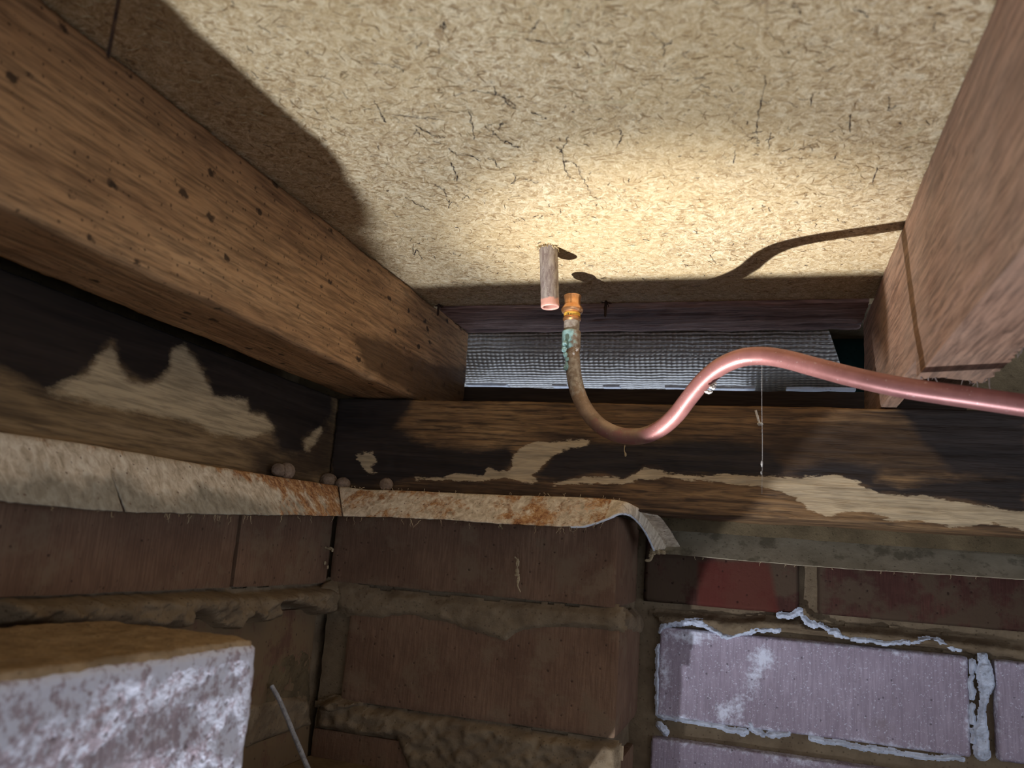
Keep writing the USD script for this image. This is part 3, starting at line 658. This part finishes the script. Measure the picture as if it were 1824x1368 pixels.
Pp = sheet(topP, botP, bkP, 11, 8)
sp = solidify(Pp, .0009)
def hotP(v): return np.clip(-.1 + 1.2 * fbm(v, 30, 2, 61) + .6 * np.clip((v[:, 0] + .2) / .1, 0, 1), -.8, .6)
fp = rustf(V(sp.vertices), hotP)
hc = at(1050, 905, 'y', .585); fp[:, 1] = .62 - np.linalg.norm((V(sp.vertices) - hc) * V([.6, .3, 1.4]), axis=1) / .016
tw = V(sp.vertices)[:, 0] > -.105
fp[tw, 0] = -1.2
capP = thing('metal_strip', 'orange rusty metal strip with a curled cut end across the corner pier', 'metal strip')
obj('strip', sp, 'rusty_sheet', capP, fields=fp)
cut = botP[128:]
obj('lit_cut_edge', tube(cut + V([0, -.0003, -.0002]), .0008 + .0004 * (fbm(cut, 400, 2, 4)), 6), 'lit_cut_edge', capP, label='cut metal edge with cool light painted into its colour')  # cut edge; the cool light on it is put into the colour

topR = interp([(1178, 926), (1300, 934), (1450, 946), (1650, 962), (1824, 977), (2100, 1000)], 150, 'y', .7005)
botR = interp([(1184, 987), (1300, 997), (1450, 1010), (1650, 1022), (1824, 1033), (2100, 1052)], 150, 'y', .676)
bkR = topR + V([0, .04, 0]); bkR[:, 2] = .0275; topR[:, 2] = np.minimum(topR[:, 2], .0285)
sr = solidify(sheet(topR, botR, bkR, 9, 14, .0003), .0009)
capR = thing('metal_strip', 'dull grey-brown metal strip in shadow over the whitish bricks at right', 'metal strip')
obj('strip', sr, 'dull_cap', capR)
fr = thing('dirt_clump', 'crumbly brown dirt clump hanging from the curled end of the rusty strip', 'dirt')
def clump(c, r, seed, sc=(1, 1, 1)):
    m = trimesh.creation.icosphere(4, 1.0); v = V(m.vertices)
    m.vertices = V(c) + v * V(sc) * r * (1 + .45 * fbm(v + seed, 2.2, 4, seed))[:, None]; return m
obj('clump', trimesh.util.concatenate([clump(at(x, y, 'y', .668), r, 80 + i, (1, 1, .8)) for i, (x, y, r) in enumerate([(1165, 979, .0026), (1173, 983, .0026), (1181, 984, .0022), (1160, 990, .0020), (1163, 984, .0026)])]), 'lint', fr)
obj('clump', trimesh.util.concatenate([clump(at(x, y, 'y', .612), r, 90 + i, (1.2, 1, .8)) for i, (x, y, r) in enumerate([(1132, 902, .0022), (1140, 905, .0028), (1150, 903, .0030), (1146, 911, .002)])]), 'frass', fr)
obj('hanging_flake', tube(catmull([at(1160, 985, 'y', .668), at(1161, 992, 'y', .667), at(1157, 998, 'y', .667), at(1149, 998, 'y', .667)], 5), [.0012] * 10 + [.0012, .0012, .0012, .0012, .0012, .0006], 6), 'lint', fr)

# little fibres hanging from the strips' edges
def hang(parent, edge, n, seed, ln=(.002, .007), mat='lint'):
    r = np.random.default_rng(seed); L = []
    for _ in range(n):
        k = int(r.integers(2, len(edge) - 2)); p = edge[k] + r.normal(0, .0004, 3); h = r.uniform(*ln)
        d = V([r.normal(0, .35), r.normal(0, .35), -1.0])
        q = p + np.linspace(0, 1, 5)[:, None] * d * h + r.normal(0, .0004, (5, 3)); q[0] = p
        L.append(tube(q, np.linspace(.00028, .00010, 5), 4))
    obj('lint', trimesh.util.concatenate(L), mat, parent, kind='stuff')
hang(capL, botL[30:], 24, 1, (.001, .006)); hang(capP, botP[:150], 26, 2, (.001, .006)); hang(capR, botR[:100], 12, 3, (.001, .003))
hang(capP, topP[:150] + V([0, 0, .002]), 26, 4, (.001, .003), 'lint')

# ---------------------------------------------------------------- copper tube with its press fitting
c_pipe = [(1018, 592, .553), (1018.5, 612, .552), (1020, 640, .550), (1023, 672, .546), (1031, 704, .541), (1045, 732, .536), (1066, 756, .531), (1092, 771, .527), (1120, 777.5, .523), (1150, 775, .517),
          (1178, 762, .510), (1204, 739, .503), (1228, 708, .496), (1252, 679, .490), (1282, 654, .484), (1318, 638, .479), (1356, 634, .474), (1400, 640, .468), (1460, 656, .459), (1530, 674, .450), (1612, 691, .441), (1720, 707, .430), (1824, 722, .421), (1960, 742, .410), (2150, 770, .395)]
pts = V([at(x, y, 'y', Y) for x, y, Y in c_pipe])
path = catmull(pts, 10)
pipe = thing('copper_tube', 'bent pinkish copper water tube with an orange press fitting on its end', 'copper pipe')
RT = .0053
tm = tube(path, RT * (1 + .012 * fbm(path, 60, 2, 3)), 28)
arcp = np.r_[0, np.cumsum(np.linalg.norm(np.diff(path, axis=0), axis=1))]
av = np.r_[np.repeat(arcp, 28), 0, arcp[-1]]; tv = V(tm.vertices)
up = np.r_[np.repeat(path[:, 2], 28), path[0, 2], path[-1, 2]]; side = (tv[:, 2] - up) / RT
a_b = arcp[np.argmin(np.abs(path[:, 0] - at(1170, 765, 'y', .51)[0]) + 9 * (path[:, 2] > .11))]
f_t = np.stack([np.clip(.55 - np.abs(av - .030) / .03, -.5, .45) - .25 + .45 * (side < -.6) * np.exp(-((av - a_b + .035) / .012) ** 2), np.clip(1.25 - av / (a_b + .01), 0, 1) + .15 * (side > .5), np.clip(.75 - np.abs(av - .035) / .06, -1, .62)], 1)
obj('tube', tm, 'old_copper', pipe, fields=f_t)
ax = pts[0] - pts[2]; ax = ax / np.linalg.norm(ax)
up_ax = V([ax[0] * .3, ax[1] * .3, ax[2]]); up_ax /= np.linalg.norm(up_ax)
px = .553 * 1.03 / F                                             # metres per pixel there
base = pts[0]
def H(y): return (592 - y) * px * 1.02
body = [(14.6, 572), (16.6, 569), (17.0, 566), (15.4, 564), (14.8, 556), (18.5, 554.5), (20.2, 551.5), (20.4, 549), (19.2, 546.5), (17.0, 543), (15.2, 540.5), (14.9, 536), (15.0, 530), (16.4, 524), (16.4, 522.8), (14.2, 523.4), (13.4, 528), (13.2, 560)]
fit = lathe([(r * px, H(y)) for r, y in body], base, up_ax, 48)
obj('press_fitting', fit, 'bright_copper', pipe, smooth=25)
obj('fitting_bore', lathe([(13.1 * px, H(530)), (.0001, H(530))], base, up_ax, 32), 'hollow', pipe)
obj('label_band', lathe([(15.2 * px, H(564)), (15.35 * px, H(563.6)), (15.3 * px, H(557.0)), (15.0 * px, H(556.4))], base, up_ax, 48), 'yellow_band', pipe, label='yellow printed band on the fitting')
camd = -V([base[0], base[1], 0]); camd /= np.linalg.norm(camd); sdv = np.cross([0, 0, 1], camd)
marks = []
for i, (o, h0, h1, s) in enumerate([(-.72, 562.6, 558.4, .2), (-.60, 558.6, 562.6, .1), (-.50, 562.6, 558.6, .05), (-.40, 558.8, 562.4, -.1), (-.28, 562.3, 559.6, .02), (-.18, 560.2, 562.4, 0), (-.06, 562.2, 560, .05), (.08, 560.4, 562.2, 0), (.2, 562.2, 560.4, .03)]):
    L = []
    for t in np.linspace(0, 1, 4):
        an = o + s * t * .5; d = camd * math.cos(an) + sdv * math.sin(an)
        L.append(base + up_ax * H(h0 + (h1 - h0) * t) + d * 15.35 * px)
    marks.append(tube(V(L), .00016, 5))
obj('band_print', trimesh.util.concatenate(marks), 'black_print', pipe)
tb = V([base + up_ax * H(574), base + up_ax * H(592), base - ax * .004])
nk = lathe([(14.0 * px, H(591)), (14.3 * px, H(586)), (14.5 * px, H(578)), (14.4 * px, H(570))], base, up_ax, 40)
obj('tube_end', nk, 'old_copper', pipe, fields=np.stack([np.full(len(nk.vertices), .2), np.full(len(nk.vertices), .7), np.full(len(nk.vertices), .62)], 1))
sv = lathe([(13.2 * px, H(590)), (16.4 * px, H(590.5)), (17.0 * px, H(592)), (17.2 * px, H(600)), (17.0 * px, H(612)), (17.4 * px, H(618)), (17.3 * px, H(622)), (16.0 * px, H(627)), (13.0 * px, H(630))], base, up_ax, 48)
vv = V(sv.vertices); an = ((vv - base) @ sdv) / (17 * px)
obj('sleeve', sv, 'old_copper', pipe, fields=np.stack([np.clip(.60 - .45 * an, -.2, 1), np.full(len(vv), .8), np.full(len(vv), .55)], 1), label='sleeve crusted with turquoise corrosion')
# the crust that has run down from the sleeve
dr = []
for (x, y, r) in [(1006, 612, 4.5), (1005, 622, 5), (1007, 632, 4.5), (1010, 640, 3.6), (1009, 648, 3.0), (1008, 655, 4.6), (1009, 652, 4), (1028, 622, 3.2), (1022, 629, 2.6)]:
    p = at(x, y, 'y', .5435 if x < 1012 else .5395); dr.append(clump(p, r * px, int(x + y), (.9, .55, 1.1)))
dm = trimesh.util.concatenate(dr); nd = len(dm.vertices)
xd = V(dm.vertices)[:, 0]; gx = np.clip((at(1020, 620, 'y', .54)[0] - xd) / .004, -.5, 1)
obj('corrosion_crust', dm, 'old_copper', pipe, fields=np.stack([gx, np.full(nd, .9), np.full(nd, .8)], 1), label='turquoise corrosion crust run down the tube')

# sawn-off stub through the chipboard
sb0 = at(977, 441, 'z', CZ); sy = sb0[1]
sb1 = at(980, 548, 'y', sy)
stub = thing('copper_stub', 'short sawn-off copper stub hanging through the chipboard', 'copper pipe')
axs = sb0 - sb1; ln = np.linalg.norm(axs)
pxs = .56 * 1.04 / F
po = [(12.0, -.012 * 0 + 0.0006), (14.2, 0), (15.3, .0009), (15.5, .004)] 
prof = [(11.6 * pxs, .010), (11.6 * pxs, .0012), (12.4 * pxs, .0001), (14.4 * pxs, 0), (15.3 * pxs, .0008)] + [(15.4 * pxs, h) for h in np.linspace(.002, ln + .012, 40)]
st = lathe(prof, sb1, axs, 40); hv = (V(st.vertices) - sb1) @ (axs / ln)
st.vertices = V(st.vertices) + .00025 * fbm(V(st.vertices), 400, 3, 5)[:, None] * V([1, 1, .3])
obj('tube', st, 'stub_copper', stub, fields=np.stack([1.15 - hv / .0085, hv * 0, hv * 0], 1))
obj('bore', lathe([(11.6 * pxs, .006), (.0001, .006)], sb1, axs, 24), 'hollow', stub)
fz = []
r = np.random.default_rng(8)
for i in range(60):
    a = r.uniform(0, 2 * math.pi); d = V([math.cos(a), math.sin(a), 0]); p = V([sb0[0], sb0[1], CZ]) + d * .0060
    q = p + np.linspace(0, 1, 4)[:, None] * (d * r.uniform(.0005, .003) + V([0, 0, -r.uniform(.0005, .003)])) + r.normal(0, .0003, (4, 3)); q[0] = p + V([0, 0, .001])
    fz.append(tube(q, np.linspace(.0005, .0002, 4), 4))
obj('torn_fibres', trimesh.util.concatenate(fz), 'chip_ends', ceil, kind='stuff')

# ---------------------------------------------------------------- small things
# nails poking through by the sheet's edge, with splinters round them
def nail(x, y0, y1, label, Y, mat='nail_rust', rad=.0011):
    t = thing('nail', label, 'nail')
    a = at(x, y0, 'y', Y); b = at(x, y1, 'y', Y); a = V([b[0], Y, max(a[2], CZ - .001)])
    obj('shank', tube(np.vstack([np.linspace(a, b, 6), b - V([0, 0, .0015])]), [rad] * 6 + [.0002], 8), mat, t)
    rr = np.random.default_rng(int(x)); L = []
    for i in range(9):
        d = V([rr.normal(0, 1), rr.normal(0, .5), -abs(rr.normal(0, .3))]); d /= np.linalg.norm(d)
        p0 = V([a[0], Y, CZ - .0012]); q = p0 + np.linspace(0, 1, 4)[:, None] * d * rr.uniform(.003, .007) + rr.normal(0, .0003, (4, 3))
        L.append(tube(q, np.linspace(.0005, .0002, 4), 4))
    obj('splinters', trimesh.util.concatenate(L), mat, t, kind='stuff')
nail(1078, 530, 562, 'dark nail point under the board seam right of the press fitting', .629)
nail(780, 532, 560, 'dark nail point at the board seam beside the left joist', .629)
nail(193, 30, 98, 'blurred dark nail point at top left beside the left joist', .215, rad=.0007)

# root fibres clinging to the chipboard
traced = [[(838, 164), (850, 161), (868, 166), (885, 168), (897, 175), (905, 186), (917, 194)], [(880, 156), (882, 168)], [(897, 170), (912, 184), (925, 197)], [(946, 200), (960, 206), (972, 212)],
          [(862, 225), (880, 238), (893, 250), (908, 255), (918, 262), (926, 262)], [(888, 230), (895, 220)], [(1011, 242), (1007, 258), (1001, 268), (1003, 288)], [(995, 272), (1001, 268), (990, 262)], [(1003, 288), (1020, 290), (1030, 300), (1036, 316), (1045, 330), (1052, 345)], [(1003, 288), (1008, 305), (1015, 318)],
          [(916, 308), (917, 318), (912, 328), (925, 318), (942, 321), (960, 326)], [(797, 265), (815, 275), (838, 278), (857, 287)], [(740, 225), (765, 238), (780, 244), (795, 245)], [(737, 240), (742, 232), (748, 245)], [(803, 290), (810, 305), (814, 322)], [(775, 330), (790, 338), (795, 352)],
          [(722, 352), (745, 365), (765, 375)], [(801, 358), (799, 372), (806, 360), (818, 370)], [(735, 436), (737, 455), (742, 446), (752, 462)], [(868, 283), (878, 285), (890, 302)], [(1105, 232), (1108, 245), (1098, 262)],
          [(1364, 140), (1352, 200), (1347, 240)], [(1330, 252), (1345, 245), (1350, 255), (1338, 256)], [(1372, 238), (1370, 266)], [(1310, 268), (1306, 290)], [(1489, 272), (1487, 284)], [(1561, 300), (1556, 325)], [(1515, 205), (1513, 235)], [(1585, 175), (1582, 195), (1594, 190)], [(1447, 168), (1445, 188)],
          [(935, 70), (950, 72), (985, 78), (1020, 70)], [(945, 60), (958, 38)], [(1160, 60), (1185, 80), (1198, 72)], [(1185, 80), (1182, 100)], [(1040, 92), (1050, 102)], [(785, 48), (792, 42), (790, 58)], [(666, 180), (680, 205), (688, 220)], [(700, 205), (740, 210), (790, 211)], [(835, 200), (840, 225), (846, 248)],
          [(1415, 5), (1425, 25)], [(1520, 15), (1545, 30)], [(660, 110), (705, 118), (718, 128)], [(1265, 455), (1275, 470)]]
rr = np.random.default_rng(31)
for pl in traced:
    P3 = V([at(x, y, 'z', CZ - .0006) for x, y in pl]) if len(pl) > 1 else None
    c = catmull(P3, 6); c = c + rr.normal(0, .00035, c.shape); c[:, 2] = np.minimum(c[:, 2], CZ - .0002); 
    obj('root_fibre', tube(c, rr.uniform(.00010, .00018) * (.6 + 1.6 * rr.random(len(c)) ** 2), 5), 'root', ceil)
tiny = []
for _ in range(420):
    p = V([rr.uniform(JX + .02, JR - .005), rr.uniform(.12, .60), CZ - .0005]); a = rr.uniform(0, 2 * math.pi); L = rr.uniform(.001, .006)
    q = p + np.linspace(-.5, .5, 5)[:, None] * V([math.cos(a), math.sin(a), 0]) * L + rr.normal(0, .00035, (5, 3)); q[:, 2] = CZ - .0004
    tiny.append(tube(q, rr.uniform(.00006, .00016), 4))
obj('fine_fibres', trimesh.util.concatenate(tiny), 'root', ceil, kind='stuff')
for mat_, cnt, wd in (('chip_ends', 1500, .00030), ('chip_tan', 1600, .00026)):
    pale = []
    for _ in range(cnt):
        p = V([rr.uniform(JX + .005, JR - .005), rr.uniform(.12, .62), CZ]); a = rr.normal(0, 1.0); L = rr.uniform(.002, .008)
        b = rr.normal(0, .35); t = np.linspace(-.5, .5, 4)
        q = p + np.stack([math.cos(a) * t * L - math.sin(a) * b * t * t * L, math.sin(a) * t * L + math.cos(a) * b * t * t * L, 0 * t - .00008], 1)
        pale.append(tube(q, V([.0001, wd, wd, .0001]) * rr.uniform(.6, 1.3), 4))
    obj('wood_strands', trimesh.util.concatenate(pale), mat_, ceil, kind='stuff')
big = [((1018, 182), (1110, 181), .0016), ((1120, 184), (1138, 178), .0016), ((705, 30), (770, 33), .0014), ((885, 62), (920, 55), .0012), ((990, 88), (1022, 86), .0014), ((1000, 60), (1012, 20), .0022), ((1055, 132), (1090, 118), .0012), ((790, 105), (805, 112), .0022), ((1618, 240), (1642, 228), .0026), ((1365, 418), (1420, 408), .0016)]
for (a, b, w) in big:
    A, B = at(*a, 'z', CZ), at(*b, 'z', CZ)
    g2 = LineString([A[:2], (A[:2] + B[:2]) / 2 + V([.0004, .0006]), B[:2]]).buffer(w * .7)
    obj('wood_flake', patch(np.array(g2.exterior.coords), 'z', CZ + .0001, .0007, .0008, .001, int(a[0]), .3, 200, .0006, -1), 'chip_ends', ceil)

# dried round pellets lying on the strip
balls = [(496, 838, 12, .5545, 'small brown pellet at the left end of the row, half behind its neighbour'), (510, 840, 15, .545, 'largest dark crumbly brown pellet, second from left on the strip'), (554, 857, 14, .583, 'brown pellet half sunk behind the strip, third from left'),
         (585, 858, 15.5, .584, 'brown pellet on the strip just left of the corner joint'), (611, 863, 13, .588, 'brown pellet on the strip just right of the corner joint'), (688, 863, 12, .590, 'lone brown pellet on the rusty strip below the small pale patch')]
for i, (x, y, rp, Y, lab) in enumerate(balls):
    if i < 2:
        c = at(x, y - 1, 'x', -.3372)
    else: c = at(x, y, 'y', .5925)
    rad = rp * np.linalg.norm(c) / F
    b = thing('dried_pellet', lab, 'pellet', 'dried pellets on the metal strip')
    m = trimesh.creation.icosphere(4, 1.0); v = V(m.vertices)
    m.vertices = c + v * rad * (1 + .06 * fbm(v + i, 4, 3, i))[:, None] * V([1, 1, .95])
    obj('pellet', m, 'dry_ball', b)

# cobweb thread and dangling bits
def strand(name, label, cat, pxpts, Y, rad, mat, lumps=(), part='thread'):
    t = thing(name, label, cat)
    c = catmull(V([at(x, y, 'y', Y) for x, y in pxpts]), 6)
    obj(part, tube(c, rad, 5), mat, t)
    if lumps:
        L = []
        for i, (x, y, r_, s) in enumerate(lumps): L.append(clump(at(x, y, 'y', Y), r_ * Y * 1.04 / F, int(x + y + i), s))
        obj('debris', trimesh.util.concatenate(L), mat, t)
strand('cobweb_thread', 'thin vertical cobweb thread hanging down from the hump of the copper tube', 'cobweb', [(1357, 650), (1357, 720), (1358, 800), (1357, 880)], .5, .00010, 'web', [(1357, 826, 2.2, (.7, .7, 2.2)), (1356, 842, 1.8, (.7, .7, 1.5))])
strand('lint_wisp', 'pale forked wisp of lint on the beam below the tube hump', 'lint', [(1346, 731), (1349, 742), (1353, 754)], .594, .0008, 'pale_lint', [(1354, 755, 4, (1.2, 1, .7)), (1350, 745, 2.6, (.7, .7, 1.8))])
strand('lint_wisp', 'tan twisted wisp of lint hanging before the pier brick', 'lint', [(917, 992), (923, 1000), (921, 1015), (925, 1030), (922, 1042), (927, 1055)], .588, .0005, 'lint', [(922, 1003, 4, (.8, .8, 1.8)), (921, 1018, 4, (.9, .8, 1.6)), (923, 1034, 3.6, (.7, .8, 1.8)), (921, 1024, 3, (1.5, .8, .8))])
strand('lint_wisp', 'small tan wisp of lint at the corner of the brickwork', 'lint', [(573, 973), (582, 976), (594, 979)], .590, .0007, 'lint', [(588, 977, 4, (1.5, .8, .7)), (592, 980, 3, (.8, .8, 1.2)), (579, 1003, 2.5, (.8, .8, 1.5)), (584, 1010, 2.2, (.7, .8, 1.6))])
strand('lint_wisp', 'grey cobweb tuft caught on the rising part of the copper tube', 'lint', [(1266, 690), (1270, 684), (1276, 682)], .484, .0006, 'web', [(1262, 698, 4, (1.5, 1, .8)), (1269, 690, 5, (1, 1, .9)), (1274, 684, 3, (1, 1, 1))])
strand('lint_wisp', 'thin tan fibre curling up beside the large dark pellet', 'lint', [(493, 791), (499, 785), (504, 788), (505, 800), (505, 812)], .555, .00022, 'lint')
strand('lint_wisp', 'tangled dusty fibres under the left strip', 'lint', [(370, 925), (378, 940), (388, 955), (392, 958)], .47, .0003, 'lint', [(386, 956, 4, (1.3, .8, .7)), (378, 922, 5, (1.6, .8, .6))])
strand('lint_wisp', 'short pale fibre below the bottom of the copper bend', 'lint', [(1113, 793), (1112, 802), (1115, 812)], .594, .0004, 'lint', [(1114, 810, 2.2, (.8, .8, 1.6))])

# galvanised wire poking up at lower left
wr = thing('wire', 'grey weathered wire poking up beside the whitish speckled brick', 'wire')
wp = V([at(484, 1222, 'x', -.330), at(500, 1252, 'x', -.320), at(520, 1300, 'x', -.305), at(548, 1368, 'x', -.285), at(556, 1390, 'x', -.281)])
wp = catmull(wp, 8); obj('wire', tube(wp, .0017 * (1 + .12 * fbm(wp, 200, 2, 3)), 10), 'grey_wire', wr)
